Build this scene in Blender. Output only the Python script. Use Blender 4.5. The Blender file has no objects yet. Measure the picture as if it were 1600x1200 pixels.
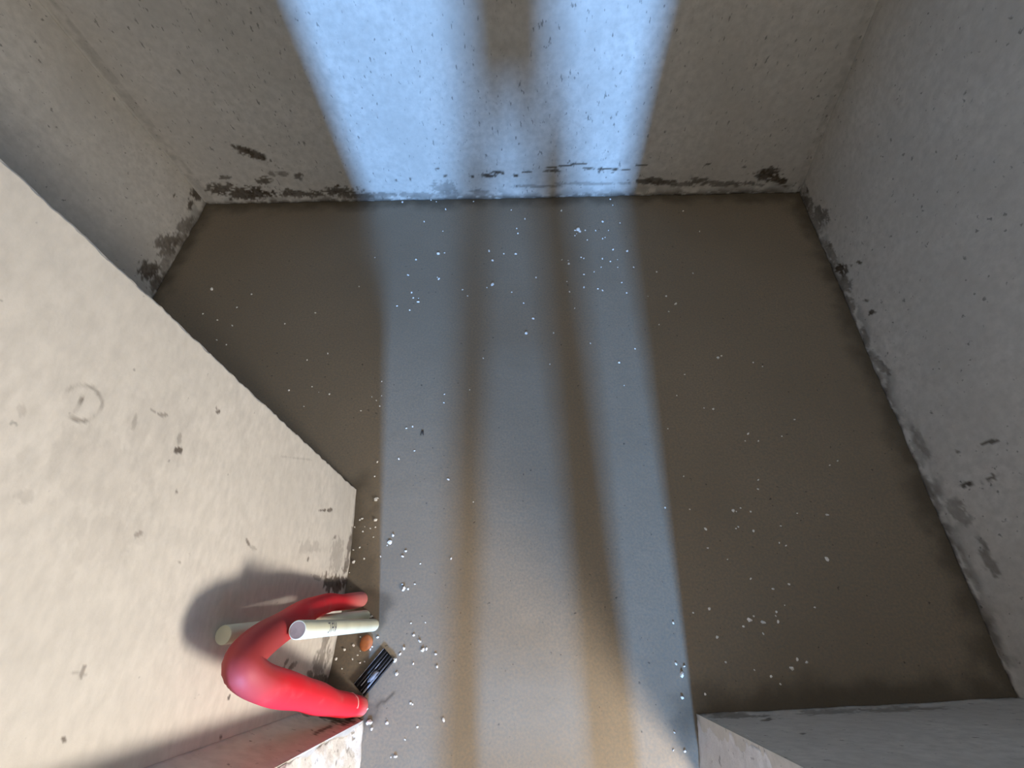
import bpy, bmesh, math, random
import numpy as np
from mathutils import Vector, Matrix
random.seed(7)
sc = bpy.context.scene
col = sc.collection

# ---------------------------------------------------------------- camera
CAM_H = 1.3
R_ = (0.99850, 0.03987, -0.03753)      # camera right in world axes
D_ = (0.01689, -0.87624, -0.48158)     # camera down
F_ = (-0.05208, 0.48022, -0.87560)     # camera forward
cam = bpy.data.cameras.new('camera')
cam.sensor_width = 36; cam.sensor_fit = 'HORIZONTAL'
cam.lens = 700.0 / 1600.0 * 36.0
cam.clip_start = 0.01
co = bpy.data.objects.new('camera', cam); col.objects.link(co)
m = Matrix(((R_[0], -D_[0], -F_[0], 0), (R_[1], -D_[1], -F_[1], 0), (R_[2], -D_[2], -F_[2], CAM_H), (0, 0, 0, 1)))
co.matrix_world = m
sc.camera = co

# ---------------------------------------------------------------- world, light, exposure
sc.view_settings.view_transform = 'Standard'
sc.view_settings.look = 'None'
sc.view_settings.exposure = 0.0
sc.view_settings.gamma = 1.0
sc.view_settings.use_curve_mapping = False
sc.cycles.use_denoising = True
sc.cycles.max_bounces = 8
sc.cycles.diffuse_bounces = 6
sc.cycles.sample_clamp_indirect = 4.0
WORLD_COL = (1.0, 0.90, 0.71); WORLD_STR = 0.78
w = bpy.data.worlds.new('world'); sc.world = w; w.use_nodes = True
bg = w.node_tree.nodes['Background']
bg.inputs[0].default_value = (*WORLD_COL, 1); bg.inputs[1].default_value = WORLD_STR

WIN_X, WIN_Y, WIN_Z0, WIN_Z1, WIN_W = 0.44, -4.5, 1.85, 2.75, 0.27
DAY_COL = (0.23, 0.48, 0.95); DAY_W = 980.0
al = bpy.data.lights.new('window_daylight', 'AREA')
al.shape = 'RECTANGLE'; al.size = WIN_W; al.size_y = WIN_Z1 - WIN_Z0
al.energy = DAY_W; al.color = DAY_COL
ao = bpy.data.objects.new('window_daylight', al); col.objects.link(ao)
ao.location = (WIN_X, WIN_Y - 0.03, (WIN_Z0 + WIN_Z1) / 2)
ao.rotation_euler = (math.radians(90), 0, 0)       # faces +y, into the hall

BULB = (0.82, -0.80, 0.58); BULB_R = 0.15; BULB_COL = (1.0, 0.90, 0.78); BULB_STR = 120.0

# ---------------------------------------------------------------- helpers
def tag(o, label=None, cat=None, group=None, kind=None):
    if label: o['label'] = label
    if cat: o['category'] = cat
    if group: o['group'] = group
    if kind: o['kind'] = kind
    return o

def obj(name, me, mat=None, parent=None):
    o = bpy.data.objects.new(name, me); col.objects.link(o)
    if mat: me.materials.append(mat)
    if parent: o.parent = parent
    return o

def empty(name, loc):
    o = bpy.data.objects.new(name, None); col.objects.link(o); o.location = loc
    return o

def mesh(name, verts, faces, smooth=True):
    me = bpy.data.meshes.new(name)
    me.from_pydata(verts, [], faces)
    if smooth: me.polygons.foreach_set('use_smooth', [True] * len(me.polygons))
    me.update()
    return me

def from_bm(name, bm, smooth=False):
    me = bpy.data.meshes.new(name); bm.to_mesh(me); bm.free()
    if smooth: me.polygons.foreach_set('use_smooth', [True] * len(me.polygons))
    return me

def rnd2(ix, iy, seed):
    h = (ix.astype(np.int64) * 374761393 + iy.astype(np.int64) * 668265263 + seed * 974711) & 0x7fffffff
    h = ((h ^ (h >> 13)) * 1274126177) & 0x7fffffff
    return ((h ^ (h >> 16)) & 0xffff) / 65535.0

def vn(x, y, seed=0):
    ix = np.floor(x); iy = np.floor(y); fx = x - ix; fy = y - iy
    fx = fx * fx * (3 - 2 * fx); fy = fy * fy * (3 - 2 * fy)
    a = rnd2(ix, iy, seed); b = rnd2(ix + 1, iy, seed); c = rnd2(ix, iy + 1, seed); d = rnd2(ix + 1, iy + 1, seed)
    return (a * (1 - fx) + b * fx) * (1 - fy) + (c * (1 - fx) + d * fx) * fy

def fbm(x, y, seed=0, oct=4):
    t = 0; a = 0.5; n = 0
    for k in range(oct):
        t = t + a * vn(x * 2 ** k, y * 2 ** k, seed + 17 * k); n += a; a *= 0.5
    return t / n

def sst(e0, e1, x):
    t = np.clip((x - e0) / (e1 - e0), 0, 1)
    return t * t * (3 - 2 * t)

def add_box(bm, c, s, rot=None):
    r = bmesh.ops.create_cube(bm, size=1.0)
    M = Matrix.Translation(c) @ (rot.to_4x4() if rot else Matrix.Identity(4)) @ Matrix.Diagonal((*s, 1))
    bmesh.ops.transform(bm, matrix=M, verts=r['verts'])
    return r['verts']

# ---------------------------------------------------------------- materials
def nodes(name):
    mt = bpy.data.materials.new(name); mt.use_nodes = True
    nt = mt.node_tree; b = nt.nodes['Principled BSDF']
    return mt, nt, b

def simple(name, c, rough=0.5, metal=0.0, noise=None, spec=0.5, bump=0.0):
    mt, nt, b = nodes(name)
    b.inputs['Base Color'].default_value = (*c, 1); b.inputs['Roughness'].default_value = rough
    b.inputs['Metallic'].default_value = metal; b.inputs['Specular IOR Level'].default_value = spec
    if noise:
        c2, scale, lo, hi = noise
        tc = nt.nodes.new('ShaderNodeTexCoord'); n = nt.nodes.new('ShaderNodeTexNoise')
        n.inputs['Scale'].default_value = scale; n.inputs['Detail'].default_value = 6
        mr = nt.nodes.new('ShaderNodeMapRange'); mr.inputs[1].default_value = lo; mr.inputs[2].default_value = hi
        mx = nt.nodes.new('ShaderNodeMix'); mx.data_type = 'RGBA'
        mx.inputs[6].default_value = (*c, 1); mx.inputs[7].default_value = (*c2, 1)
        L = nt.links.new
        L(tc.outputs['Object'], n.inputs['Vector']); L(n.outputs['Fac'], mr.inputs[0]); L(mr.outputs[0], mx.inputs[0])
        L(mx.outputs[2], b.inputs['Base Color'])
        if bump:
            bp = nt.nodes.new('ShaderNodeBump'); bp.inputs['Strength'].default_value = bump; bp.inputs['Distance'].default_value = 0.001
            L(n.outputs['Fac'], bp.inputs['Height']); L(bp.outputs[0], b.inputs['Normal'])
    return mt

def plaster(name, base, base2, grime, pit_amt=0.64, pit_scale=70.0, pit_stretch=(1, 1, 1), bump=0.35, brush=(1, 1, 1)):
    mt, nt, b = nodes(name); L = nt.links.new; N = nt.nodes.new
    tc = N('ShaderNodeTexCoord')
    def noise(scale, detail=4, vec=None, rough=0.55, stretch=None):
        n = N('ShaderNodeTexNoise'); n.inputs['Scale'].default_value = scale
        n.inputs['Detail'].default_value = detail; n.inputs['Roughness'].default_value = rough
        src = tc.outputs['Object']
        if stretch:
            mp = N('ShaderNodeMapping'); mp.inputs['Scale'].default_value = stretch
            L(src, mp.inputs['Vector']); src = mp.outputs[0]
        L(src, n.inputs['Vector']); return n.outputs['Fac']
    def ramp(fac, lo, hi):
        r = N('ShaderNodeMapRange'); r.inputs[1].default_value = lo; r.inputs[2].default_value = hi
        L(fac, r.inputs[0]); return r.outputs[0]
    def mix(fac, a, bb):
        mx = N('ShaderNodeMix'); mx.data_type = 'RGBA'
        L(fac, mx.inputs[0]) if not isinstance(fac, float) else setattr(mx.inputs[0], 'default_value', fac)
        for i, v in ((6, a), (7, bb)):
            if isinstance(v, tuple): mx.inputs[i].default_value = (*v, 1)
            else: L(v, mx.inputs[i])
        return mx.outputs[2]
    c = mix(ramp(noise(3.5, 5), .38, .66), base, base2)
    c = mix(ramp(noise(45, 4, stretch=brush), .35, .75), c, tuple(v * .90 for v in base2))
    pits = ramp(noise(pit_scale, 2, stretch=pit_stretch), pit_amt, pit_amt + .07)
    pm = N('ShaderNodeMath'); pm.operation = 'MULTIPLY'; L(pits, pm.inputs[0]); pm.inputs[1].default_value = .8
    c = mix(pm.outputs[0], c, tuple(v * .38 for v in base2))
    at = N('ShaderNodeAttribute'); at.attribute_name = 'grime'
    cm = N('ShaderNodeAttribute'); cm.attribute_name = 'cement'
    gcol = mix(ramp(noise(55, 4), .35, .7), grime, tuple(v * 2.2 for v in grime))
    c = mix(cm.outputs['Fac'], c, tuple(v * .42 for v in base2))
    c = mix(at.outputs['Fac'], c, gcol)
    L(c, b.inputs['Base Color'])
    b.inputs['Roughness'].default_value = .92; b.inputs['Specular IOR Level'].default_value = .15
    bp = N('ShaderNodeBump'); bp.inputs['Strength'].default_value = bump; bp.inputs['Distance'].default_value = .004
    h = N('ShaderNodeMath'); h.operation = 'SUBTRACT'
    L(noise(32, 6, rough=.65, stretch=brush), h.inputs[0]); L(at.outputs['Fac'], h.inputs[1])
    L(h.outputs[0], bp.inputs['Height']); L(bp.outputs[0], b.inputs['Normal'])
    return mt

WHITE = (0.62, 0.585, 0.53); WHITE2 = (0.53, 0.50, 0.45); GRIME = (0.045, 0.033, 0.022)
M_back = plaster('plaster_back', WHITE, WHITE2, GRIME, .655, 42, (2.2, 1, .9), .3)
M_side = plaster('plaster_side', WHITE, WHITE2, GRIME, .67, 60, (1, 1, 1), .3)
M_face = plaster('plaster_face', (0.66, 0.62, 0.56), (0.60, 0.565, 0.51), (0.06, 0.045, 0.035), .73, 60, (1, 1, 1), .22, (1, .8, 1.6))
M_jamb = plaster('plaster_jamb', (0.78, 0.76, 0.75), (0.62, 0.60, 0.58), (0.12, 0.10, 0.08), .66, 55, (1, 1, 1), 1.0)
M_hall = plaster('plaster_hall', WHITE, WHITE2, GRIME, .73, 60, (1, 1, 1), .3)

def floor_mat():
    mt, nt, b = nodes('cement_floor'); L = nt.links.new; N = nt.nodes.new
    tc = N('ShaderNodeTexCoord')
    def noise(s, d=4, r=.55):
        n = N('ShaderNodeTexNoise'); n.inputs['Scale'].default_value = s; n.inputs['Detail'].default_value = d
        n.inputs['Roughness'].default_value = r; L(tc.outputs['Object'], n.inputs['Vector']); return n.outputs['Fac']
    def ramp(f, lo, hi):
        r = N('ShaderNodeMapRange'); r.inputs[1].default_value = lo; r.inputs[2].default_value = hi; L(f, r.inputs[0]); return r.outputs[0]
    def mix(f, a, c):
        mx = N('ShaderNodeMix'); mx.data_type = 'RGBA'; L(f, mx.inputs[0])
        for i, v in ((6, a), (7, c)):
            if isinstance(v, tuple): mx.inputs[i].default_value = (*v, 1)
            else: L(v, mx.inputs[i])
        return mx.outputs[2]
    c = mix(ramp(noise(2.2, 5), .35, .68), (0.27, 0.212, 0.150), (0.232, 0.182, 0.128))
    c = mix(ramp(noise(160, 3), .3, .8), c, (0.17, 0.155, 0.13))
    c = mix(ramp(noise(75, 2), .70, .76), c, (0.09, 0.08, 0.065))
    at = N('ShaderNodeAttribute'); at.attribute_name = 'grime'
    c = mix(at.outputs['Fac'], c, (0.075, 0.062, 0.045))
    L(c, b.inputs['Base Color']); b.inputs['Roughness'].default_value = .8; b.inputs['Specular IOR Level'].default_value = .2
    bp = N('ShaderNodeBump'); bp.inputs['Strength'].default_value = .25; bp.inputs['Distance'].default_value = .002
    L(noise(70, 6, .65), bp.inputs['Height']); L(bp.outputs[0], b.inputs['Normal'])
    return mt
M_floor = floor_mat()

FEATURES = {"back":[[0.356,0.225,12,-11,-26,-44,1],[0.323,0.245,37,-42,-51,-53,1],[0.111,0.07,16,-10,-1,-35,0.9],[0.253,0.047,7,-4,-1,-34,1],[0.448,0.043,6,-3,-1,-52,0.9],[0.616,0.045,12,-5,-1,-45,0.9],[0.166,0.127,46,-28,-3,-111,0.8],[0.331,0.105,36,-19,-1,-55,0.9],[0.487,0.128,43,-34,-27,-52,0.8],[0.41,0.136,26,-13,-2,-84,0.6],[0.628,0.076,73,-28,-3,-107,1],[0.693,0.024,12,-4,-2,-77,0.8],[0.792,0.028,12,-4,-2,-77,0.5],[0.916,0.025,9,-2,-2,-77,0.45],[1.087,0.056,20,-3,-1,-32,0.45],[1.214,0.034,23,-2,-1,-63,0.5],[1.096,0.111,63,-10,-4,-169,0.8],[0.947,0.099,187,-44,-3,-111,0.9],[0.884,0.095,186,-49,-4,-165,0.9],[1.275,0.109,38,-3,-2,-97,1],[1.315,0.12,32,-2,-3,-137,1],[1.387,0.107,76,-2,-3,-136,1],[1.427,0.123,48,0,-5,-216,1],[1.534,0.138,39,2,-4,-176,1],[1.54,0.123,32,2,-4,-173,0.9],[1.598,0.145,39,6,16,-219,1],[1.645,0.152,28,3,-6,-224,1],[1.683,0.131,65,8,-5,-220,0.9],[1.765,0.126,16,2,-11,-176,1],[1.773,0.112,28,4,-5,-216,0.7],[1.075,0.146,128,-23,-6,-233,0.9],[1.209,0.105,126,-14,-4,-169,0.9],[1.464,0.054,9,0,-3,-130,0.5],[1.676,0.061,6,1,-3,-131,0.4],[1.951,0.063,15,4,-1,-55,0.95],[2.046,0.049,13,4,-3,-110,0.7],[2.133,0.059,18,6,-1,-55,0.8],[2.28,0.046,8,3,-2,-83,0.75],[2.403,0.088,18,8,-1,-38,1],[2.461,0.057,20,3,-20,-54,1],[1.889,0.14,50,11,-6,-238,0.9],[2.15,0.136,44,22,30,-165,0.9],[2.301,0.122,134,56,-4,-178,0.8]],"right":[[0.086,0.013,2,38,18,-14,0.8],[0.2,0.055,9,16,23,-27,0.75],[0.175,0.002,2,31,17,-12,0.7],[0.46,0.034,11,20,27,-25,1],[0.371,0.024,-1,59,17,-9,0.6],[0.516,0.03,6,34,20,-12,0.7],[0.518,0.127,41,75,115,-111,0.9],[0.345,0.034,34,61,76,-78,0.9],[0.645,0.08,28,52,123,-101,0.8],[0.694,0.079,35,64,95,-74,1],[0.609,0.008,3,45,19,-8,0.7],[0.745,0.009,-2,55,19,-5,0.6],[0.871,0.033,-1,59,33,-6,0.7],[0.049,0.047,58,105,65,-83,0.9],[1.207,0.229,15,43,216,-44,0.9],[1.279,0.125,6,50,165,4,0.95],[1.284,0.192,-3,50,141,25,0.8],[1.199,0.14,92,167,188,-69,0.8],[0.969,-0.012,-2,58,27,-3,0.5],[1.131,0.045,-8,66,21,1,0.4],[1.336,0.064,-5,39,25,5,0.5],[1.45,0.086,7,63,25,4,0.6]],"left":[[0.965,0.043,13,-4,-11,-28,0.85],[0.925,0.065,17,-28,-18,-19,0.75],[1.082,0.03,17,-10,-16,-30,0.7],[1.258,0.048,13,-21,-27,-34,1],[1.18,0.058,30,-49,-21,-26,0.9],[1.146,0.127,54,-89,-86,-109,0.9],[0.799,0.056,20,-7,-12,-28,0.95],[0.887,0.016,3,-31,-13,-5,0.6],[0.797,0.004,18,-3,-10,-33,0.9],[1.012,0.026,16,-26,-27,-29,0.5]],"face":[[0.371,0.699,54,-109,-261,-89,1],[0.385,0.703,64,-270,-108,-24,0.45],[0.457,0.644,114,-85,-289,-226,0.9],[0.46,0.651,147,-299,-293,-131,0.7],[0.403,0.746,36,-96,-431,-148,0.6],[0.401,0.763,18,-120,-764,-147,0.5],[0.375,0.783,70,-258,-101,-24,0.4],[0.418,0.183,20,-23,-245,-71,0.9],[0.369,0.108,-110,-129,-150,6,0.6],[0.298,0.229,-81,-103,-141,14,0.7],[0.288,0.471,178,-137,-130,-49,0.7],[0.283,0.446,-14,-68,-461,20,0.35],[0.48,0.374,6,-15,-576,-183,0.25],[0.257,0.711,146,-135,-343,-170,0.6],[0.236,0.622,124,-250,-583,-64,0.5],[0.35,0.704,198,-398,-541,-167,0.8],[0.32,0.675,191,-384,-365,-91,0.7],[0.115,0.439,-105,-151,-155,47,0.75],[0.137,0.467,94,-192,-368,10,0.5],[0.06,0.408,-54,-190,-290,77,0.9],[0.054,0.71,170,-334,-459,80,0.8],[0.114,0.718,6,-368,-177,54,0.6],[0.112,0.725,24,-87,-883,176,0.3],[0.008,0.404,18,-135,-207,50,0.8],[0.1,0.232,-123,-90,-119,36,0.8],[0.091,0.208,-118,-111,-106,28,0.8],[0.09,0.241,-120,-118,-125,34,0.7],[0.094,0.192,-146,-135,-138,36,0.6],[0.095,0.269,43,-50,-589,-8,0.4],[0.263,0.051,-1,-17,-56,-1,1],[0.261,0.107,19,-42,-49,-4,0.9],[0.277,-0.001,10,-21,-79,-7,0.9],[0.371,0.008,-5,-86,-27,-3,0.8],[0.312,0.015,-22,-75,-44,-1,0.8],[0.132,0.052,-2,-42,-53,4,0.65],[0.093,0.061,-15,-24,-32,5,0.65],[0.056,0.036,-1,-14,-113,16,0.9],[0.074,0.108,28,-60,-204,14,0.8],[0.328,0.08,-4,-31,-25,-1,0.35],[0.266,0.169,-15,-36,-240,11,0.5],[0.321,0.23,10,-21,-60,-9,0.22],[0.309,0.795,6,-12,-22,-6,0.1],[0.379,0.738,7,-14,-15,-6,0.08],[0.244,0.753,9,-18,-34,-5,0.1],[0.332,0.908,138,-269,-183,-77,0.25],[0.262,0.866,58,-113,-177,-40,0.2]],"stub":[[0.063,0.038,-21,-7,-7,18,0.95],[0.033,0.011,-43,-17,-29,14,0.9],[0.035,0.155,-31,-21,-175,1,0.8],[0.109,0.081,-77,-38,-48,22,0.6]],"front":[[0.661,0.026,-11,5,12,38,0.6],[0.619,0.233,-280,148,21,84,0.8],[0.452,0.039,-12,7,4,42,0.5],[0.611,0.075,-89,38,-30,60,0.8],[0.315,0.047,-9,6,4,42,0.5]],"jr":[[0.015,0.106,93,96,99,11,0.6],[0.022,0.19,71,157,204,36,0.5]],"jl":[[0.108,0.059,31,-120,-434,68,0.6],[0.094,0.051,30,-120,-437,73,0.6],[0.074,0.063,126,-74,-75,2,0.3]]}
RING = [(0.376, 0.834), (0.371, 0.833), (0.365, 0.833), (0.36, 0.835), (0.355, 0.838), (0.351, 0.842), (0.349, 0.847), (0.347, 0.853), (0.347, 0.859), (0.348, 0.865), (0.35, 0.869), (0.353, 0.873), (0.357, 0.876), (0.362, 0.878), (0.366, 0.878), (0.371, 0.877), (0.376, 0.874), (0.38, 0.87), (0.383, 0.865), (0.385, 0.859), (0.386, 0.853), (0.385, 0.847), (0.383, 0.842), (0.38, 0.837), (0.376, 0.834)]
DASH = [(0.354, 0.861), (0.362, 0.86), (0.37, 0.859)]
CHIPS = [[-0.479,0.388,0.006,"a"],[-0.462,0.318,0.0135,"a"],[-0.457,0.323,0.006,"a"],[-0.491,0.263,0.0088,"a"],[-0.497,0.259,0.006,"a"],[-0.451,0.26,0.0135,"a"],[-0.508,0.238,0.006,"a"],[-0.448,0.24,0.006,"a"],[-0.462,0.236,0.006,"a"],[-0.482,0.227,0.006,"a"],[-0.479,0.24,0.0042,"a"],[-0.449,0.213,0.006,"a"],[-0.394,0.22,0.0088,"a"],[-0.4,0.201,0.0135,"a"],[-0.406,0.192,0.0042,"a"],[-0.482,0.184,0.006,"a"],[-0.499,0.177,0.006,"a"],[-0.464,0.155,0.006,"a"],[-0.491,0.146,0.0135,"a"],[-0.419,0.163,0.006,"a"],[-0.351,0.179,0.0088,"a"],[-0.358,0.165,0.0088,"a"],[-0.306,0.148,0.006,"a"],[-0.223,0.164,0.0088,"a"],[-0.255,0.385,0.0088,"a"],[-0.347,0.095,0.006,"a"],[-0.341,0.084,0.0135,"a"],[-0.33,0.084,0.006,"a"],[-0.314,0.097,0.006,"a"],[-0.417,0.015,0.0088,"a"],[-0.273,0.007,0.006,"a"],[-0.31,0.004,0.0042,"a"],[-0.174,0.32,0.0042,"a"],[-0.497,0.118,0.0042,"a"],[-0.587,1.6,0.011,"b"],[-0.464,1.613,0.0075,"b"],[-0.439,1.602,0.0075,"b"],[-0.393,1.553,0.011,"b"],[-0.476,1.48,0.011,"b"],[-0.278,1.601,0.0075,"b"],[-0.114,1.549,0.0075,"b"],[-0.055,1.495,0.011,"b"],[-0.087,1.44,0.0075,"b"],[-0.081,1.411,0.0075,"b"],[-0.39,1.423,0.0052,"b"],[-0.394,1.298,0.0169,"b"],[-0.37,1.303,0.0075,"b"],[-0.647,1.277,0.0075,"b"],[-0.479,1.266,0.0075,"b"],[-0.192,1.313,0.011,"b"],[-0.133,1.299,0.0075,"b"],[-0.086,1.297,0.011,"b"],[-0.176,1.262,0.011,"b"],[-0.499,1.186,0.011,"b"],[-0.376,1.167,0.011,"b"],[-0.383,1.175,0.0052,"b"],[-0.169,1.14,0.0169,"b"],[-0.188,1.124,0.0075,"b"],[-0.472,1.099,0.0075,"b"],[-0.462,1.074,0.0075,"b"],[-0.441,1.055,0.011,"f"],[-0.442,1.072,0.0052,"b"],[-0.517,1.035,0.0075,"f"],[-0.467,1.016,0.0075,"f"],[-0.28,1.114,0.0075,"b"],[-0.258,1.084,0.0075,"b"],[-0.004,1.175,0.0075,"b"],[-0.094,1.103,0.0075,"b"],[-0.048,1.052,0.0075,"f"],[-0.012,0.982,0.011,"f"],[-0.035,0.917,0.011,"f"],[0.194,1.633,0.0075,"b"],[0.303,1.612,0.0075,"b"],[0.311,1.575,0.0075,"b"],[0.096,1.542,0.011,"b"],[0.333,1.469,0.0075,"b"],[0.263,1.476,0.011,"b"],[0.163,1.431,0.0169,"b"],[0.169,1.42,0.011,"b"],[0.15,1.427,0.0075,"b"],[0.156,1.409,0.0052,"b"],[0.149,1.398,0.0075,"b"],[0.191,1.427,0.0075,"b"],[0.232,1.425,0.0075,"b"],[0.284,1.426,0.0075,"b"],[0.197,1.374,0.0075,"b"],[0.258,1.381,0.0075,"b"],[0.268,1.387,0.0052,"b"],[0.295,1.322,0.011,"b"],[0.35,1.314,0.011,"b"],[0.596,1.539,0.0075,"c"],[0.644,1.421,0.0075,"c"],[0.169,1.28,0.0075,"b"],[0.18,1.275,0.0075,"b"],[0.251,1.274,0.0075,"b"],[0.281,1.26,0.0075,"b"],[0.095,1.266,0.0075,"b"],[0.119,1.263,0.0052,"b"],[0.121,1.246,0.011,"b"],[0.309,1.269,0.0052,"b"],[0.244,1.23,0.0075,"b"],[0.307,1.23,0.0052,"b"],[0.367,1.23,0.0075,"c"],[0.216,1.206,0.0075,"b"],[0.177,1.192,0.0075,"b"],[0.451,1.207,0.0075,"c"],[0.585,1.201,0.0075,"c"],[0.112,1.157,0.0075,"b"],[0.316,1.153,0.0075,"b"],[0.175,1.129,0.011,"b"],[0.226,1.122,0.0075,"b"],[0.243,1.114,0.0075,"b"],[0.121,1.107,0.0075,"b"],[0.33,1.103,0.0075,"b"],[0.472,1.09,0.0075,"c"],[0.501,1.053,0.011,"c"],[0.406,1.089,0.0052,"c"],[0.138,1.03,0.0075,"f"],[0.472,1.019,0.0075,"c"],[0.431,0.961,0.0052,"c"],[0.061,0.92,0.0075,"f"],[-0.18,0.812,0.0075,"f"],[-0.516,0.714,0.006,"f"],[-0.539,0.655,0.006,"f"],[-0.507,0.66,0.006,"f"],[-0.521,0.642,0.006,"f"],[-0.506,0.622,0.006,"f"],[-0.565,0.604,0.006,"e"],[-0.298,0.67,0.006,"f"],[-0.297,0.639,0.006,"f"],[-0.216,0.688,0.006,"f"],[-0.387,0.553,0.0088,"f"],[-0.406,0.546,0.006,"f"],[-0.37,0.472,0.006,"a"],[-0.414,0.445,0.0088,"a"],[-0.479,0.433,0.0088,"a"],[0.048,0.792,0.006,"f"],[-0.299,-0.022,0.0088,"a"],[-0.282,-0.035,0.0088,"a"],[-0.272,-0.054,0.0135,"a"],[-0.262,-0.051,0.0088,"a"],[-0.32,-0.052,0.0088,"a"],[-0.328,-0.065,0.0088,"a"],[-0.238,-0.061,0.0088,"a"],[-0.339,-0.078,0.0135,"a"],[-0.291,-0.084,0.006,"a"],[-0.231,-0.088,0.0088,"a"],[-0.329,-0.107,0.0088,"a"],[-0.391,-0.031,0.0088,"a"],[-0.401,-0.052,0.006,"a"],[-0.405,-0.058,0.006,"a"],[-0.436,-0.032,0.006,"a"],[-0.286,-0.164,0.006,"a"],[-0.281,-0.166,0.006,"a"],[-0.203,-0.193,0.0088,"a"],[-0.336,-0.205,0.0088,"a"],[-0.263,-0.209,0.006,"a"],[-0.37,-0.218,0.0088,"a"],[-0.289,-0.234,0.006,"a"],[-0.306,-0.265,0.0088,"a"],[-0.316,-0.267,0.0042,"a"],[-0.39,-0.179,0.0088,"a"],[-0.378,-0.205,0.0135,"a"],[-0.383,-0.207,0.0088,"a"],[-0.45,-0.051,0.0088,"a"],[-0.471,-0.061,0.0088,"a"],[-0.488,-0.082,0.0088,"a"],[-0.435,-0.072,0.006,"a"],[-0.446,-0.081,0.006,"a"],[-0.425,-0.088,0.006,"a"],[-0.414,-0.085,0.0042,"a"],[-0.468,-0.102,0.006,"a"],[-0.499,-0.106,0.0042,"a"],[-0.43,-0.063,0.0042,"a"],[0.439,0.414,0.006,"c"],[0.651,0.409,0.006,"c"],[0.644,0.382,0.006,"c"],[0.374,0.321,0.006,"d"],[0.442,0.318,0.006,"d"],[0.584,0.326,0.006,"d"],[0.57,0.316,0.006,"d"],[0.562,0.318,0.0088,"d"],[0.61,0.317,0.006,"d"],[0.736,0.316,0.006,"d"],[0.816,0.315,0.0088,"d"],[0.477,0.265,0.0088,"d"],[0.567,0.274,0.006,"d"],[0.56,0.269,0.006,"d"],[0.606,0.264,0.0088,"d"],[0.683,0.28,0.006,"d"],[0.475,0.215,0.006,"d"],[0.668,0.235,0.006,"d"],[0.684,0.228,0.006,"d"],[0.522,0.188,0.006,"d"],[0.782,0.198,0.0135,"d"],[0.573,0.142,0.006,"d"],[0.668,0.132,0.0088,"d"],[0.625,0.119,0.0088,"d"],[0.645,0.082,0.006,"d"],[0.718,0.08,0.006,"d"],[0.454,0.067,0.0088,"d"],[0.412,0.056,0.006,"d"],[0.621,0.066,0.006,"d"],[0.617,0.057,0.006,"d"],[0.562,0.054,0.006,"d"],[0.55,0.045,0.0135,"d"],[0.582,0.042,0.0135,"d"],[0.619,0.044,0.0088,"d"],[0.359,0.031,0.0088,"d"],[0.532,0.03,0.006,"d"],[0.463,0.004,0.0088,"d"],[0.577,0.016,0.006,"d"],[0.474,-0.049,0.006,"d"],[0.539,-0.062,0.006,"d"],[0.645,-0.036,0.0088,"d"],[0.666,-0.041,0.0088,"d"],[0.627,-0.055,0.0135,"d"],[0.575,-0.074,0.0088,"d"],[0.593,-0.088,0.006,"d"],[0.354,-0.057,0.0088,"d"],[0.373,-0.061,0.006,"d"],[0.365,-0.079,0.0135,"d"],[0.414,-0.116,0.006,"d"],[0.359,-0.125,0.0088,"d"],[0.325,-0.224,0.006,"d"],[0.351,-0.225,0.0088,"d"],[0.332,-0.192,0.006,"d"],[0.188,0.878,0.0075,"f"],[0.338,0.858,0.0075,"c"],[0.28,0.802,0.0088,"f"],[0.61,0.826,0.011,"c"],[0.623,0.834,0.0075,"c"],[0.722,0.81,0.006,"c"],[0.491,0.759,0.006,"c"],[0.29,0.714,0.006,"f"],[0.455,0.681,0.006,"c"],[0.534,0.638,0.006,"c"],[0.562,0.635,0.0088,"c"],[0.412,0.564,0.006,"c"],[0.652,0.553,0.0088,"c"],[0.749,0.795,0.006,"c"],[0.802,0.604,0.006,"c"],[0.638,0.529,0.006,"c"],[0.677,0.53,0.006,"c"],[0.75,0.547,0.0042,"c"],[0.892,0.473,0.006,"c"],[0.865,0.459,0.006,"c"],[-1.259,1.11,0.0169,"e"],[-1.091,1.085,0.0075,"e"],[-1.128,1.022,0.0075,"e"],[-1.248,0.99,0.0075,"e"],[-1.182,0.962,0.0075,"e"],[-1.116,0.938,0.0075,"e"],[-0.92,0.948,0.0075,"e"],[-0.68,1.127,0.0075,"b"],[-0.819,0.999,0.0075,"e"],[-1.151,0.873,0.0075,"e"],[-1.108,0.853,0.0075,"e"],[-0.728,0.822,0.0075,"e"],[-0.795,0.794,0.006,"e"],[-0.826,0.674,0.0088,"e"],[-0.75,0.689,0.006,"e"],[-0.684,0.662,0.0088,"e"],[-0.722,0.669,0.0042,"e"],[-0.759,0.616,0.006,"e"]]

# ---------------------------------------------------------------- structure
ROOM = {
    'BL': (-1.468, 1.597), 'BR': (1.092, 1.653), 'FR': (1.127, -.094), 'JR': (.387, -.158), 'JRo': (.385, -.275),
    'JL': (-.394, -.206), 'JLo': (-.380, -.320), 'IN': (-.500, -.180), 'LB': (-.530, .346), 'NL': (-1.50, .346),
}
WALL_H = 3.1
Z_FINE = 1.15

def lin(vals):
    return np.array(vals, float)

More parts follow.
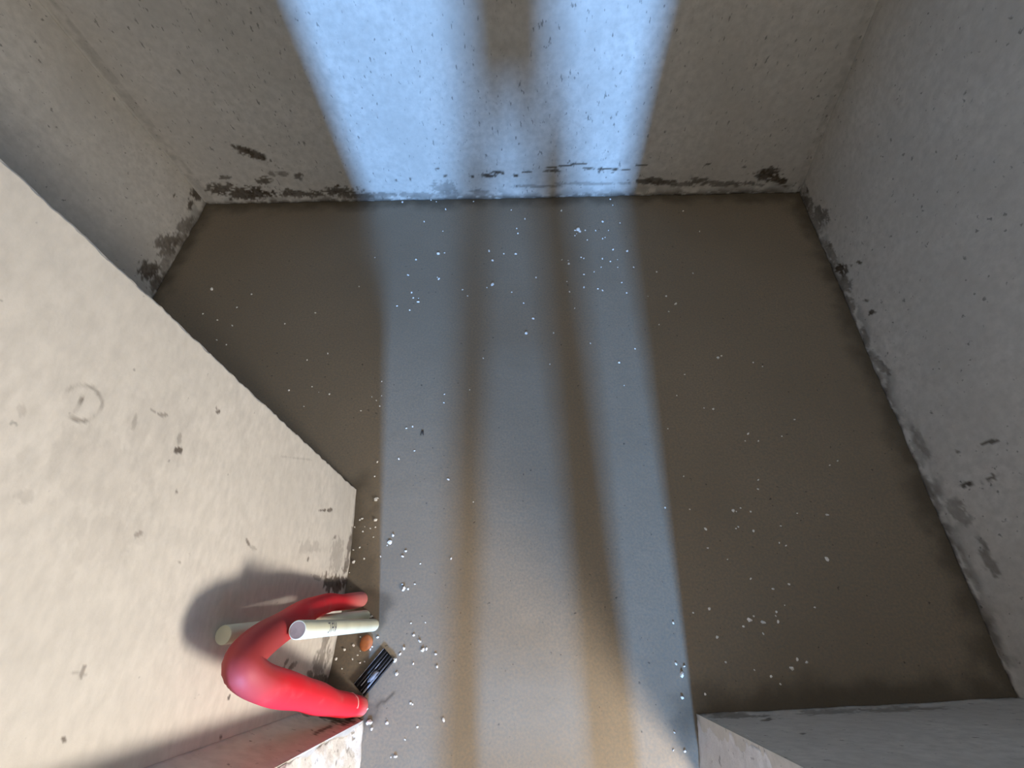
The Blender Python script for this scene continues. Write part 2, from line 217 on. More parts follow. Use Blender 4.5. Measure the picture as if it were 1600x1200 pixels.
def wall(name, A, B, inside, mat, feats=(), step=.006, thick=.10, leanA=(0, 0), leanB=(0, 0), band=0.5, bandh=.035,
         rough=.0015, cement=0.0, ragged=0.0, seed=1, zmax=WALL_H, fine=True, bulge=0.0, lines=()):
    A = np.array(A, float); B = np.array(B, float); t = B - A; Ln = np.linalg.norm(t); t /= Ln
    n = np.array([-t[1], t[0]])
    if (np.array(inside) - A).dot(n) < 0: n = -n
    if fine:
        S = np.linspace(0, Ln, max(3, int(Ln / step)))
        Z = np.concatenate([np.linspace(0, Z_FINE, int(Z_FINE / step)), np.linspace(Z_FINE, zmax, 12)[1:]])
    else:
        S = np.linspace(0, Ln, 8); Z = np.linspace(0, zmax, 6)
    s, z = np.meshgrid(S, Z); w_ = s / Ln; zc = np.minimum(z, 1.2)
    disp = (fbm(s * 5, z * 5, seed, 3) - .5) * rough * 4 + (fbm(s * 40, z * 40, seed + 5, 3) - .5) * rough
    # rough mortar foot
    disp += sst(.035, 0, z) * (.002 + .010 * band * fbm(s * 22, z * 30, seed + 9, 3))
    disp += bulge * np.sin(np.pi * w_) * np.exp(-z / .25)
    edge = np.minimum(sst(0, .02, s), sst(0, .02, Ln - s)) if ragged == 0 else sst(0, .015, s)
    disp = disp * edge + .0006 * (1 - edge)
    if not ragged: disp = disp + .003 * (sst(.009, 0, s) + sst(.009, 0, Ln - s))
    X = A[0] + t[0] * s + n[0] * disp + zc * (leanA[0] * (1 - w_) + leanB[0] * w_)
    Y = A[1] + t[1] * s + n[1] * disp + zc * (leanA[1] * (1 - w_) + leanB[1] * w_)
    if ragged:      # chipped arris at the B end
        rg = (fbm(z * 60, z * 0 + 3, seed + 3, 4) - .5) * ragged
        k = sst(Ln - .03, Ln, s)
        X += t[0] * rg * k; Y += t[1] * rg * k
    # dirt: foot band + individual marks
    hb = bandh * (.15 + 1.5 * fbm(s * 7, s * 0, seed + 21, 3) ** 1.5)
    nz = fbm(s * 38, z * 80, seed + 30, 4)
    g = band * sst(1.0, .0, z / np.maximum(hb, .004)) * sst(.40, .62, nz + .12 * sst(hb, 0, z))
    for (fs, fz, a, b_, c_, d_, st) in feats:
        ds = s - fs; dz = z - fz
        q = np.sqrt((a * ds + b_ * dz) ** 2 + (c_ * ds + d_ * dz) ** 2)
        sel = q < 2.0
        if not sel.any(): continue
        fn = .55 * fbm(s[sel] * 95, z[sel] * 140, seed + 40, 4) + .45 * fbm(s[sel] * 30, z[sel] * 45, seed + 41, 3)
        v = st * sst(1.15, .72, q[sel] + (fn - .5) * 3.0) * (.86 + .14 * sst(.35, .6, fn))
        g[sel] = np.maximum(g[sel], v)
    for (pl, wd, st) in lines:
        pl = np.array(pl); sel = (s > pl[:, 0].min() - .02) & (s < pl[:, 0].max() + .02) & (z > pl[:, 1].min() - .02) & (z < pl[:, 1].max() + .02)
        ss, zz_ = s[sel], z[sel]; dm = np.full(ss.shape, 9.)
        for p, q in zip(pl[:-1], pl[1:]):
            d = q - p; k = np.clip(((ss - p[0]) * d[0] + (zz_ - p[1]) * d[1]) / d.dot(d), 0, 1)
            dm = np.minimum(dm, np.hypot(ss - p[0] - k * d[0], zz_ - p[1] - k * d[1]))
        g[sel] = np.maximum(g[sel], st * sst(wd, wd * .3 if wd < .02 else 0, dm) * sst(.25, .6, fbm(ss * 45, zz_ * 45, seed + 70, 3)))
    cmt = cement * sst(1.3, .4, z / np.maximum(bandh * 1.4 * (.3 + fbm(s * 11, s * 0 + 5, seed + 60, 2)), .004)) * sst(.42, .55, fbm(s * 18, z * 26, seed + 61, 4))
    ny, nx = s.shape
    V = np.stack([X, Y, z], -1).reshape(-1, 3)
    idx = np.arange(nx * ny).reshape(ny, nx)
    F = np.stack([idx[:-1, :-1], idx[:-1, 1:], idx[1:, 1:], idx[1:, :-1]], -1).reshape(-1, 4)
    nv = nx * ny
    back = []
    for (w2, zz) in ((0, 0), (1, 0), (1, zmax), (0, zmax)):
        zc2 = min(zz, 1.2)
        px = A[0] + t[0] * Ln * w2 - n[0] * thick + zc2 * (leanA[0] * (1 - w2) + leanB[0] * w2)
        py = A[1] + t[1] * Ln * w2 - n[1] * thick + zc2 * (leanA[1] * (1 - w2) + leanB[1] * w2)
        back.append((px, py, zz))
    verts = V.tolist() + back
    faces = F.tolist()
    b0, b1, b2, b3 = nv, nv + 1, nv + 2, nv + 3
    faces += [[b0, b1, b2, b3], idx[0, :].tolist() + [b1, b0], idx[-1, ::-1].tolist() + [b3, b2],
              idx[:, -1].tolist() + [b2, b1], idx[::-1, 0].tolist() + [b0, b3]]
    me = bpy.data.meshes.new(name); me.from_pydata(verts, [], faces)
    sm = [True] * len(F) + [False] * 5
    me.polygons.foreach_set('use_smooth', sm)
    for an, arr in (('grime', g), ('cement', cmt)):
        at = me.attributes.new(an, 'FLOAT', 'POINT')
        at.data.foreach_set('value', np.concatenate([arr.reshape(-1), np.zeros(4)]).astype(np.float32))
    me.update()
    bm = bmesh.new(); bm.from_mesh(me); bmesh.ops.recalc_face_normals(bm, faces=bm.faces); bm.to_mesh(me); bm.free()
    return tag(obj(name, me, mat), kind='structure')

R = ROOM
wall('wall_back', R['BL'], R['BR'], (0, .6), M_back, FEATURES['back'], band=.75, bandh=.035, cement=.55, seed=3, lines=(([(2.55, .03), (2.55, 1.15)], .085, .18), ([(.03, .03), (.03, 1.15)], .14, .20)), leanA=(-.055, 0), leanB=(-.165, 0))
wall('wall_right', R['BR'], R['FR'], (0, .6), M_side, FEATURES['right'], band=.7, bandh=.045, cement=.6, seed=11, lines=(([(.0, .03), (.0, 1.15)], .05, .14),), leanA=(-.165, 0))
wall('wall_left', R['NL'], R['BL'], (0, 1.0), M_side, FEATURES['left'], band=.6, bandh=.04, cement=.7, seed=21, leanB=(-.055, 0))
wall('wall_inner_left', R['IN'], R['LB'], (0, .1), M_face, FEATURES['face'], band=.25, bandh=.02, cement=.35, seed=31, step=.0026, lines=((RING, .0032, .55), (DASH, .0035, .75)),
     leanB=(0.0, .040), ragged=.006, bulge=.012, thick=.06, rough=.0012)
wall('wall_inner_back', (-.535, .343), R['NL'], (-1, 1), M_side, (), band=.5, seed=41, leanA=(0, .040), step=.012, thick=.05)
wall('wall_front_left', R['JL'], R['IN'], (-.45, 0), M_side, FEATURES['stub'], band=.7, bandh=.03, seed=51, thick=.03, step=.004)
wall('wall_front_right', R['FR'], R['JR'], (.6, .5), M_side, FEATURES['front'], band=.35, bandh=.02, cement=.4, seed=61, thick=.10)
wall('trim_door_right', R['JRo'], R['JR'], (0, -.2), M_jamb, FEATURES['jr'], band=.3, bandh=.02, seed=71, thick=.05, ragged=.008, rough=.005, step=.004)
wall('trim_door_left', R['JLo'], R['JL'], (0, -.2), M_jamb, FEATURES['jl'], band=.2, bandh=.015, seed=81, thick=.05, ragged=.010, rough=.006, step=.004)
# the hall the doorway opens from
HX0, HX1, HY = -1.9, 2.1, -4.45
wall('wall_hall_front_left', (-.392, -.336), (HX0, -.336), (0, -2), M_hall, fine=False, thick=.04, seed=91)
wall('wall_hall_front_right', (HX1, -.29), (.395, -.29), (0, -2), M_hall, fine=False, thick=.06, seed=92)
wall('wall_hall_left', (HX0, -.33), (HX0, HY), (0, -2), M_hall, fine=False, seed=93)
wall('wall_hall_right', (HX1, HY), (HX1, -.24), (0, -2), M_hall, fine=False, seed=94)
# far hall wall in three pieces around the slim window, joined as one mesh
bm = bmesh.new()
wx0, wx1 = WIN_X - WIN_W / 2, WIN_X + WIN_W / 2
add_box(bm, ((HX0 + wx0) / 2, HY - .05, 1.55), (wx0 - HX0, .1, 3.1))
add_box(bm, ((HX1 + wx1) / 2, HY - .05, 1.55), (HX1 - wx1, .1, 3.1))
add_box(bm, (WIN_X, HY - .05, WIN_Z0 / 2), (WIN_W, .1, WIN_Z0))
add_box(bm, (WIN_X, HY - .05, (WIN_Z1 + 3.1) / 2), (WIN_W, .1, 3.1 - WIN_Z1))
tag(obj('wall_hall_back', from_bm('wall_hall_back', bm), M_hall), kind='structure')
bm = bmesh.new()
for sx in (wx0 + .006, wx1 - .006): add_box(bm, (sx, HY - .03, (WIN_Z0 + WIN_Z1) / 2), (.012, .05, WIN_Z1 - WIN_Z0))
for sz in (WIN_Z0 + .006, WIN_Z1 - .006): add_box(bm, (WIN_X, HY - .03, sz), (WIN_W, .05, .012))
tag(obj('window_1', from_bm('window_1', bm), simple('window_frame', (.45, .42, .38), .5)), kind='structure')

# floor
xs = np.concatenate([[HX0 - .1], np.arange(-1.62, 1.26, .008), [1.5, HX1 + .1]])
ys = np.concatenate([[HY - .1, -3, -2, -1, -.6], np.arange(-.42, 1.78, .008)])
X, Y = np.meshgrid(xs, ys)
Zf = (fbm(X * 4 + 50, Y * 4 + 50, 5, 3) - .5) * .004 + (fbm(X * 45 + 50, Y * 45 + 50, 8, 3) - .5) * .0010
def seg_d(P0, P1):
    P0 = np.array(P0); P1 = np.array(P1); d = P1 - P0; L2 = d.dot(d)
    k = np.clip(((X - P0[0]) * d[0] + (Y - P0[1]) * d[1]) / L2, 0, 1)
    return np.hypot(X - P0[0] - k * d[0], Y - P0[1] - k * d[1])
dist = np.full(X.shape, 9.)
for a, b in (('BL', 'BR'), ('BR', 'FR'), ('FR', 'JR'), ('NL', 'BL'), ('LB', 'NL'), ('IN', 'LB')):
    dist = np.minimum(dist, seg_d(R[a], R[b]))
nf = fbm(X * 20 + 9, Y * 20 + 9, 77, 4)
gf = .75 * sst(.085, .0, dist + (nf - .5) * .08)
# damp mortar smears round the pipe feet
for (cx, cy, r, st) in ((-.455, .06, .05, .9), (-.42, .03, .05, .7), (-.41, -.19, .05, .8), (-.46, .10, .06, .45), (-.47, -.10, .06, .4)):
    q = np.hypot(X - cx, Y - cy) / r
    gf = np.maximum(gf, st * sst(1.2, .5, q + (nf - .5) * 1.3))
# thin crack by the door jamb
def crack(pts, wdt, st):
    global gf
    for p, q in zip(pts[:-1], pts[1:]):
        gf = np.maximum(gf, st * sst(wdt, wdt * .4, seg_d(p, q) + (fbm(X * 90 + 3, Y * 90, 12, 2) - .5) * wdt))
crack([(-.372, -.176), (-.347, -.162), (-.33, -.148)], .004, .8)
ny, nx = X.shape; idx = np.arange(nx * ny).reshape(ny, nx)
fl = mesh('floor', np.stack([X, Y, Zf], -1).reshape(-1, 3).tolist(), np.stack([idx[:-1, :-1], idx[:-1, 1:], idx[1:, 1:], idx[1:, :-1]], -1).reshape(-1, 4).tolist())
at = fl.attributes.new('grime', 'FLOAT', 'POINT'); at.data.foreach_set('value', gf.reshape(-1).astype(np.float32))
tag(obj('floor', fl, M_floor), kind='structure')
def floor_z(x, y):
    x = np.array([[float(x)]]); y = np.array([[float(y)]])
    return float(((fbm(x * 4 + 50, y * 4 + 50, 5, 3) - .5) * .004 + (fbm(x * 45 + 50, y * 45 + 50, 8, 3) - .5) * .0010)[0, 0])

# ---------------------------------------------------------------- tubes
def sweep(name, pts, rad, nseg=32, ridges=None, caps=True, closed_end=None):
    P = [Vector(p) for p in pts]
    T = []
    for i in range(len(P)):
        T.append(((P[min(i + 1, len(P) - 1)] - P[max(i - 1, 0)]).normalized()))
    N0 = T[0].orthogonal().normalized(); frames = []
    for i, t in enumerate(T):
        N0 = (N0 - t * N0.dot(t)).normalized(); frames.append((N0.copy(), t.cross(N0)))
    V = []; Fc = []
    for i, p in enumerate(P):
        r = rad[i]; n1, n2 = frames[i]
        for k in range(nseg):
            a = 2 * math.pi * k / nseg
            V.append(tuple(p + (n1 * math.cos(a) + n2 * math.sin(a)) * r))
    for i in range(len(P) - 1):
        for k in range(nseg):
            k2 = (k + 1) % nseg
            Fc.append((i * nseg + k, i * nseg + k2, (i + 1) * nseg + k2, (i + 1) * nseg + k))
    if caps:
        Fc.append(tuple(range(nseg))[::-1]); Fc.append(tuple((len(P) - 1) * nseg + k for k in range(nseg)))
    return mesh(name, V, Fc), P, frames

def spline(ctrl, n):
    C = [Vector(c) for c in ctrl]; C = [C[0] * 2 - C[1]] + C + [C[-1] * 2 - C[-2]]
    out = []
    segs = len(C) - 3
    for i in range(n):
        u = i / (n - 1) * segs; k = min(int(u), segs - 1); f = u - k
        p0, p1, p2, p3 = C[k:k + 4]
        out.append(.5 * ((2 * p1) + (p2 - p0) * f + (2 * p0 - 5 * p1 + 4 * p2 - p3) * f * f + (3 * p1 - p0 - 3 * p2 + p3) * f ** 3))
    # resample evenly
    d = [0]
    for a, b in zip(out[:-1], out[1:]): d.append(d[-1] + (b - a).length)
    A = np.array([tuple(o) for o in out]); tt = np.linspace(0, d[-1], n)
    return [Vector((np.interp(t, d, A[:, 0]), np.interp(t, d, A[:, 1]), np.interp(t, d, A[:, 2]))) for t in tt], d[-1]

HOSE = [(-.452, .055, -.012), (-.462, .042, .10), (-.461, .037, .18), (-.442, .020, .31), (-.428, -.006, .42), (-.421, -.032, .51),
        (-.416, -.055, .553), (-.408, -.073, .540), (-.405, -.092, .475), (-.406, -.117, .34), (-.410, -.150, .17), (-.408, -.178, -.012)]
pts, Lh = spline(HOSE, 520)
rng = np.random.RandomState(3)
rad = []
for i in range(len(pts)):
    f = i / (len(pts) - 1); sdist = f * Lh
    base = .0185 + .0075 * sst(.12, .45, f) - .0045 * sst(.72, 1.0, f)
    rad.append(float(base + .0005 * math.sin(sdist * 2 * math.pi / .0045) + .0008 * math.sin(sdist * 37)))
mt, nt, b = nodes('red_pvc'); L = nt.links.new; N = nt.nodes.new
tc = N('ShaderNodeTexCoord'); n1 = N('ShaderNodeTexNoise'); n1.inputs['Scale'].default_value = 26; n1.inputs['Detail'].default_value = 6
L(tc.outputs['Object'], n1.inputs['Vector'])
mr = N('ShaderNodeMapRange'); mr.inputs[1].default_value = .56; mr.inputs[2].default_value = .85; mr.inputs[4].default_value = .45; L(n1.outputs['Fac'], mr.inputs[0])
da = N('ShaderNodeAttribute'); da.attribute_name = 'dust'
ad = N('ShaderNodeMath'); ad.operation = 'ADD'; ad.use_clamp = True; L(mr.outputs[0], ad.inputs[0]); L(da.outputs['Fac'], ad.inputs[1])
mx = N('ShaderNodeMix'); mx.data_type = 'RGBA'; mx.inputs[6].default_value = (.62, .012, .024, 1); mx.inputs[7].default_value = (.50, .17, .16, 1)
L(ad.outputs[0], mx.inputs[0])
du = N('ShaderNodeAttribute'); du.attribute_name = 'shade_dust'
m2 = N('ShaderNodeMix'); m2.data_type = 'RGBA'; L(du.outputs['Fac'], m2.inputs[0]); L(mx.outputs[2], m2.inputs[6]); m2.inputs[7].default_value = (.25, .045, .045, 1)  # bend of the hose darkened: its shading and dust put into the colour
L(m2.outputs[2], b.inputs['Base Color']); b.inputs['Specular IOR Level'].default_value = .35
rr = N('ShaderNodeMapRange'); rr.inputs[3].default_value = .58; rr.inputs[4].default_value = .8; L(ad.outputs[0], rr.inputs[0]); L(rr.outputs[0], b.inputs['Roughness'])
M_red = mt
hose = empty('red_hose', (-.43, -.06, 0))
tag(hose, 'thick red plastic hose bent into a tall U beside the white wall', 'hose')
me, P, Fr = sweep('hose_body', pts, rad, 40)
da = me.attributes.new('dust', 'FLOAT', 'POINT'); dv = []
for i in range(len(pts)):
    f = i / (len(pts) - 1)
    dv_ = max(float(sst(.13, .02, f)) * .95, float(sst(.93, .995, f)) * .8)
    dv += [dv_] * 40
da.data.foreach_set('value', np.array(dv, np.float32))
du = me.attributes.new('shade_dust', 'FLOAT', 'POINT')
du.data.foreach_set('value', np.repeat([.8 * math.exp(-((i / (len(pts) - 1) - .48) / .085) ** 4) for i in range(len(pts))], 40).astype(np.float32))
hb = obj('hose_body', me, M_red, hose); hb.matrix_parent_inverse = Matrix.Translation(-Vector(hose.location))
# pale scuff stroke across the near leg
M_pink = simple('pale_scuff', (.80, .33, .30), .7)
i0 = int(.915 * len(pts)); n1_, n2_ = Fr[i0]
bm = bmesh.new(); prev = None; rows = []
for k in range(15):
    a = k / 14 * math.radians(105)
    row = []
    for j in (0, 1, 2):
        ii = i0 + int(round(-3 + j * 3 + 3 * math.sin(k / 14 * 2.2)))
        A1, A2 = Fr[ii]
        # build around the side that faces up and outward
        up = Vector((.35, .55, .75)); up = (up - (P[ii + 1] - P[ii - 1]).normalized() * up.dot((P[ii + 1] - P[ii - 1]).normalized())).normalized()
        sd = (P[ii + 1] - P[ii - 1]).normalized().cross(up)
        row.append(bm.verts.new(P[ii] + (up * math.cos(a - .75) + sd * math.sin(a - .75)) * (rad[ii] + (.0009 if j == 1 else -.0003))))
    rows.append(row)
for r0, r1 in zip(rows[:-1], rows[1:]):
    for j in (0, 1): bm.faces.new((r0[j], r0[j + 1], r1[j + 1], r1[j]))
so = obj('scuff_mark', from_bm('scuff_mark', bm, True), M_pink, hose); so.matrix_parent_inverse = hb.matrix_parent_inverse.copy()
so['label'] = 'pale pink stroke across the hose'

# white water pipes
M_cream = simple('cream_plastic', (.66, .66, .50), .38, noise=((.55, .55, .42), 14, .4, .7), spec=.5)
M_plug = simple('brown_plug', (.34, .23, .18), .85, noise=((.24, .17, .13), 60, .4, .7), bump=.3)
def pipe(base, tip, r, label, plug_mat, plug_label):
    base = Vector(base); tip = Vector(tip)
    ax = (tip - base).normalized(); Lp = (tip - base).length
    ro = empty('water_pipe', (base.x, base.y, 0)); tag(ro, label, 'pipe', 'cream water pipes rising from the floor')
    inv = Matrix.Translation(-Vector(ro.location))
    ps = [base + ax * (Lp * k / 40) for k in range(41)]
    o1 = ax.orthogonal().normalized(); o2 = ax.cross(o1)
    V = []; Fc = []; n = 40
    prof = [(k / 20 * (Lp - .002), r) for k in range(21)] + [(Lp - .0005, r - .0006), (Lp, r - .0010), (Lp, r - .0016), (Lp - .001, r - .0030), (Lp - .02, r - .0030)]
    for (h, rr_) in prof:
        for k in range(n):
            a = 2 * math.pi * k / n; V.append(tuple(base + ax * h + (o1 * math.cos(a) + o2 * math.sin(a)) * rr_))
    for i in range(len(prof) - 1):
        for k in range(n):
            k2 = (k + 1) % n; Fc.append((i * n + k, i * n + k2, (i + 1) * n + k2, (i + 1) * n + k))
    o = obj('pipe_body', mesh('pipe_body', V, Fc), M_cream, ro); o.matrix_parent_inverse = inv
    V = []; Fc = []
    for h in (Lp - .012, Lp - .0002):
        for k in range(n):
            a = 2 * math.pi * k / n; V.append(tuple(base + ax * h + (o1 * math.cos(a) + o2 * math.sin(a)) * (r - .0014)))
    Fc = [(k, (k + 1) % n, n + (k + 1) % n, n + k) for k in range(n)] + [tuple(range(n, 2 * n)), tuple(range(n))[::-1]]
    o = obj('end_plug', mesh('end_plug', V, Fc, False), plug_mat, ro); o.matrix_parent_inverse = inv
    if plug_label: o['label'] = plug_label
    return ro, base, ax, inv
pr, pb, pax, pinv = pipe((-.408, -.004, -.01), (-.381, -.0145, .48), .0145, 'cream plastic water pipe with inked letters and a brown stopped end, below the red hose', M_plug, 'brown stopped end of the pipe')
pipe((-.433, .016, -.01), (-.490, -.026, .50), .0145, 'cream plastic water pipe without letters, passing behind the red hose', M_cream, None)
# hand-drawn letters on the first pipe
M_ink = simple('grey_ink', (.10, .10, .12), .7)
def ink(bm, poly, to3, wd):
    for p, q in zip(poly[:-1], poly[1:]):
        n = max(2, int(math.hypot(q[0] - p[0], q[1] - p[1]) / .0015))
        dx, dy = q[0] - p[0], q[1] - p[1]; l = math.hypot(dx, dy); nx_, ny_ = -dy / l * wd / 2, dx / l * wd / 2
        a = [bm.verts.new(to3(p[0] + dx * k / n + nx_, p[1] + dy * k / n + ny_)) for k in range(n + 1)]
        b = [bm.verts.new(to3(p[0] + dx * k / n - nx_, p[1] + dy * k / n - ny_)) for k in range(n + 1)]
        for k in range(n): bm.faces.new((a[k], a[k + 1], b[k + 1], b[k]))
vdir = (Vector((0, 0, CAM_H)) - (pb + pax * .36)); vdir = (vdir - pax * vdir.dot(pax)).normalized()
ydir = Vector((0, 1, 0)); ydir = (ydir - pax * ydir.dot(pax) - vdir * ydir.dot(vdir)).normalized()
def on_pipe(a, b):      # a = reading direction (down the pipe), b = letter height
    th = b / .0145
    return pb + pax * (.385 - a) + (vdir * math.cos(th) + ydir * math.sin(th)) * .0149
bm = bmesh.new()
for poly in ([(.000, .0075), (.012, .0085)], [(.008, .008), (.009, -.003), (.005, -.0085), (.001, -.006)],
             [(.016, -.008), (.018, .006), (.027, .008), (.028, -.006)], [(.017, .000), (.028, .001)],
             [(.033, .009), (.038, -.007)], [(.038, -.007), (.044, .009)], [(.034, .001), (.041, .000)]):
    ink(bm, poly, on_pipe, .0021)
o = obj('inked_letters', from_bm('inked_letters', bm), M_ink, pr); o.matrix_parent_inverse = pinv; o['label'] = 'hand-written dark letters'

# ---------------------------------------------------------------- black ribbed strip
M_blk = simple('black_plastic', (.014, .014, .017), .7, noise=((.07, .07, .08), 22, .56, .75), spec=.3)
M_dust = simple('grey_dusty', (.19, .195, .22), .8, noise=((.06, .06, .07), 40, .45, .6))
st = empty('ribbed_strip', (-.384, -.105, 0))
ax = Vector((.062, .079, 0)).normalized(); nrm = Vector((ax.y, -ax.x, 0)); rotm = Matrix((ax, -nrm, Vector((0, 0, 1)))).transposed()
st.rotation_euler = rotm.to_euler()
tag(st, 'short black ribbed plastic strip lying on the floor between the two hose ends', 'plastic strip')
def local_box_mesh(name, c, s, mat, lab=None, bev=.0008):
    bm = bmesh.new(); add_box(bm, c, s); bmesh.ops.bevel(bm, geom=bm.edges[:], offset=bev, segments=2, affect='EDGES')
    o = obj(name, from_bm(name, bm, True), mat, st)
    if lab: o['label'] = lab
    return o
SL = .098
local_box_mesh('base_plate', (0, 0, .004), (SL, .040, .005), M_blk)
local_box_mesh('rib', (0, .0190, .007), (SL, .0014, .004), M_dust, 'dusty grey rib')
local_box_mesh('rib', (.001, .0110, .007), (SL * .98, .0060, .004), M_blk)
local_box_mesh('rib', (.004, .0030, .0075), (SL * .90, .0018, .005), M_dust, 'dusty grey rib')
local_box_mesh('rib', (0, -.0040, .007), (SL, .0050, .004), M_blk)
local_box_mesh('rib', (0, -.0120, .0075), (SL, .0042, .005), M_dust, 'dusty grey rib')
local_box_mesh('rib', (0, -.0185, .0075), (SL, .0030, .006), M_blk)
bm = bmesh.new()
V0 = []
rs = random.Random(4)
for k in range(18):
    a = 2 * math.pi * k / 18; V0.append((-.006 + math.cos(a) * .017 * rs.uniform(.7, 1.2), -.005 + math.sin(a) * .0075 * rs.uniform(.7, 1.2)))
lo = [bm.verts.new((x, y, .0065)) for x, y in V0]; hi = [bm.verts.new((x * .9 - .001, y * .8 - .001, .0115 + rs.uniform(-.001, .001))) for x, y in V0]
bm.faces.new(hi); bm.faces.new(lo[::-1])
for k in range(18): bm.faces.new((lo[k], lo[(k + 1) % 18], hi[(k + 1) % 18], hi[k]))
o = obj('mortar_splash', from_bm('mortar_splash', bm, True), M_dust, st); o['label'] = 'grey mortar stuck to the strip'

# ---------------------------------------------------------------- orange crumb
def lump(name, r, squash, seed, mat, sub=3, amp=.18):
    bm = bmesh.new(); bmesh.ops.create_icosphere(bm, subdivisions=sub, radius=1)
    rg = random.Random(seed); dirs = [(Vector((rg.gauss(0, 1), rg.gauss(0, 1), rg.gauss(0, 1))).normalized(), rg.uniform(-amp, amp)) for _ in range(14)]
    for v in bm.verts:
        c = v.co.normalized(); k = 1 + sum(a * max(0, c.dot(d)) ** 3 for d, a in dirs)
        v.co = Vector((c.x * r * k, c.y * r * k * 1.15, max(c.z, -.8) * r * k * squash))
    return from_bm(name, bm, True)
M_or = simple('orange_clay', (.46, .16, .06), .95, noise=((.34, .13, .07), 90, .4, .7), bump=.6, spec=.1)
o = obj('orange_lump', lump('orange_lump', .0155, .36, 5, M_or), M_or); o.location = (-.417, -.045, .0042)
tag(o, 'round orange clay lump on the floor beside the foot of the lettered cream pipe', 'clay lump')

# dark dead insect on the floor
M_bug = simple('dark_insect', (.03, .022, .018), .6)
bug = empty('dead_insect', (-.353, .535, floor_z(-.353, .535)))
tag(bug, 'tiny dark winged insect lying alone on the blue-lit floor strip', 'insect')
bm = bmesh.new(); bmesh.ops.create_uvsphere(bm, u_segments=12, v_segments=8, radius=1)
for v in bm.verts: v.co = Vector((v.co.x * .0016, v.co.y * .006 * (1 - .3 * v.co.y), v.co.z * .0016 + .0018))
obj('insect_body', from_bm('insect_body', bm, True), M_bug, bug)
for sx in (-1, 1):
    bm = bmesh.new(); pl = [(0, .006), (.0022, .002), (.0042, -.010), (.0030, -.014), (.0012, -.008)]
    top = [bm.verts.new((sx * (x + .0012), y, .0028)) for x, y in pl]; bot = [bm.verts.new((sx * (x + .0012), y, .0024)) for x, y in pl]
    bm.faces.new(top); bm.faces.new(bot[::-1])
    for k in range(5): bm.faces.new((top[k], bot[k], bot[(k + 1) % 5], top[(k + 1) % 5]))
    obj('wing', from_bm('wing', bm), M_bug, bug)

# ---------------------------------------------------------------- plaster chips
M_chip = simple('white_plaster_chip', (.80, .78, .74), .9)
chip_meshes = []
for k in range(9):
    rg = random.Random(100 + k); bm = bmesh.new()
    n = rg.choice((5, 6, 7)); el = rg.uniform(.5, .95)
    lo = []; hi = []
    for j in range(n):
        a = 2 * math.pi * (j + rg.uniform(-.25, .25)) / n; r = rg.uniform(.38, .56)
        x, y = math.cos(a) * r, math.sin(a) * r * el
        lo.append(bm.verts.new((x, y, 0))); hi.append(bm.verts.new((x * rg.uniform(.6, .85), y * rg.uniform(.6, .85), rg.uniform(.28, .5))))
    bm.faces.new(lo[::-1])
    c = bm.verts.new((rg.uniform(-.1, .1), rg.uniform(-.1, .1), .5))
    for j in range(n):
        bm.faces.new((lo[j], lo[(j + 1) % n], hi[(j + 1) % n], hi[j])); bm.faces.new((hi[j], hi[(j + 1) % n], c))
    me = from_bm('plaster_chip', bm); me.materials.append(M_chip); chip_meshes.append(me)
ZL = {
    'a': ('small white plaster chip on the floor among the litter around the hose and pipes', 'plaster chips around the hose and pipes'),
    'b': ('small white plaster chip on the blue-lit floor near the back wall', 'plaster chips on the blue-lit floor near the back wall'),
    'c': ('small pale plaster chip on the dark floor towards the back right corner', 'plaster chips on the dark floor back right'),
    'd': ('small pale plaster chip on the dark floor before the right front wall', 'plaster chips on the dark floor front right'),
    'e': ('small pale plaster chip on the dark floor left of the blue light', 'plaster chips on the dark floor at the left'),
    'f': ('small white plaster chip in the middle stretch of the blue-lit floor', 'plaster chips in the middle of the floor'),
}
proto = None
rg = random.Random(55)
for i, (x, y, s, zn) in enumerate(CHIPS):
    me = chip_meshes[rg.randrange(9)]
    if proto is None:
        o = bpy.data.objects.new('plaster_chip', me); proto = o
    else:
        o = proto.copy(); o.data = me
    col.objects.link(o)
    o.location = (x, y, floor_z(x, y) - .0002); o.rotation_euler = (0, 0, rg.uniform(0, 6.28)); s *= rg.uniform(.85, 1.15)
    o.scale = (s, s, s * rg.uniform(.7, 1.1))
    tag(o, ZL[zn][0], 'plaster chip', ZL[zn][1])

# ---------------------------------------------------------------- unseen hall things: added shadow casters, and the lamp
M_wood = simple('raw_timber', (.42, .28, .16), .75, noise=((.30, .19, .10), 18, .4, .65))
lad = empty('shadow_ladder', (0, -.68, 0))  # added out of view, stands in for legs casting the dark stripes
tag(lad, 'unseen wooden step ladder added in the hall to cast the dark stripes', 'ladder')
def beam(name, p, q, wd, dp, par):
    p = Vector(p); q = Vector(q); d = q - p; bm = bmesh.new(); add_box(bm, (0, 0, 0), (wd, dp, d.length))
    bmesh.ops.bevel(bm, geom=bm.edges[:], offset=.003, segments=1, affect='EDGES')
    o = obj(name, from_bm(name, bm), M_wood, par)
    ref = Vector((0, 1, 0)); zz = d.normalized(); yy = (ref - zz * ref.dot(zz)).normalized(); xx = yy.cross(zz)
    Mx = Matrix((xx, yy, zz)).transposed().to_4x4(); Mx.translation = (p + q) / 2
    o.matrix_basis = Mx
    return o
LT = 1.10; RX0, RX1, LX0, LX1, LY = .222, .207, -.125, .035, -.13
beam('side_rail', (LX0, 0, 0), (LX1, LY, LT), .06, .03, lad)
beam('side_rail', (RX0, 0, 0), (RX1, LY, LT), .095, .03, lad)
for k in range(4):
    f = .20 + k * .19
    beam('step', (LX0 + (LX1 - LX0) * f, LY * f - .035, LT * f), (RX0 + (RX1 - RX0) * f, LY * f - .035, LT * f), .03, .05, lad)
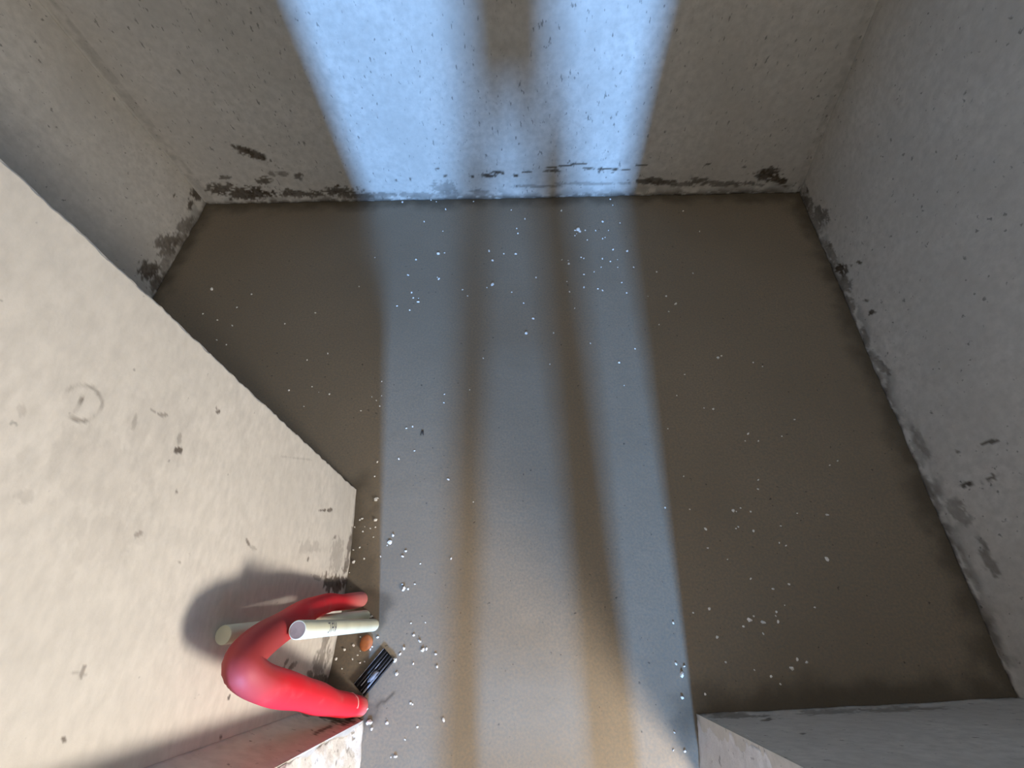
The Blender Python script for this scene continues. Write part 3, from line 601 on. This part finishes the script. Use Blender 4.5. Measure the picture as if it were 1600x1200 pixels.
beam('rear_leg', (LX0, -.58, 0), (LX1, LY - .10, LT), .03, .03, lad)
beam('rear_leg', (RX0, -.58, 0), (RX1, LY - .10, LT), .03, .03, lad)
beam('top_board', (-.02, LY - .05, LT + .017), (.27, LY - .05, LT + .017), .03, .16, lad)
# bucket added on the ladder's top board, fills the shadow between the rails
bk = empty('shadow_bucket', (.118, -.68 + LY - .05, LT + .0325))
tag(bk, 'unseen tall dark plastic bucket added on the ladder to widen its shadow', 'bucket')
prof = [(0, .0), (.078, .0), (.095, .42), (.102, .42), (.102, .432), (.092, .432), (.075, .006), (0, .006)]
V = []; Fc = []
for (r_, z_) in prof:
    for k in range(28):
        a = 2 * math.pi * k / 28; V.append((r_ * math.cos(a), r_ * math.sin(a), z_))
for i in range(len(prof) - 1):
    for k in range(28):
        k2 = (k + 1) % 28; Fc.append((i * 28 + k, i * 28 + k2, (i + 1) * 28 + k2, (i + 1) * 28 + k))
obj('bucket_body', mesh('bucket_body', V, Fc), M_blk, bk)
hm, _, _ = sweep('handle', [(.104 * math.cos(a), .13 * math.sin(a) * .3, .415 + .09 * math.sin(a)) for a in np.linspace(0, math.pi, 24)], [.003] * 24, 10)
obj('handle', hm, M_blk, bk)

bulb = empty('globe_lamp', (BULB[0], BULB[1], BULB[2]))
tag(bulb, 'large round warm lamp hanging on a cord in the hall outside the doorway', 'lamp')
mt, nt, b = nodes('bulb_glow'); b.inputs['Base Color'].default_value = (1, .9, .8, 1)
b.inputs['Emission Color'].default_value = (*BULB_COL, 1); b.inputs['Emission Strength'].default_value = BULB_STR
bm = bmesh.new(); bmesh.ops.create_uvsphere(bm, u_segments=20, v_segments=12, radius=BULB_R)
for v in bm.verts:
    if v.co.z > 0: v.co.x *= 1 - .35 * v.co.z / BULB_R; v.co.y *= 1 - .35 * v.co.z / BULB_R; v.co.z *= 1.25
obj('glass_globe', from_bm('glass_globe', bm, True), mt, bulb)
bm = bmesh.new(); bmesh.ops.create_cone(bm, cap_ends=True, segments=20, radius1=.022, radius2=.018, depth=.06); bmesh.ops.translate(bm, vec=(0, 0, BULB_R * 1.25 + .025), verts=bm.verts)
obj('socket', from_bm('socket', bm, True), M_blk, bulb)
bm = bmesh.new(); bmesh.ops.create_cone(bm, cap_ends=True, segments=10, radius1=.003, radius2=.003, depth=1.3); bmesh.ops.translate(bm, vec=(0, 0, BULB_R * 1.25 + .05 + .65), verts=bm.verts)
obj('cord', from_bm('cord', bm, True), M_blk, bulb)
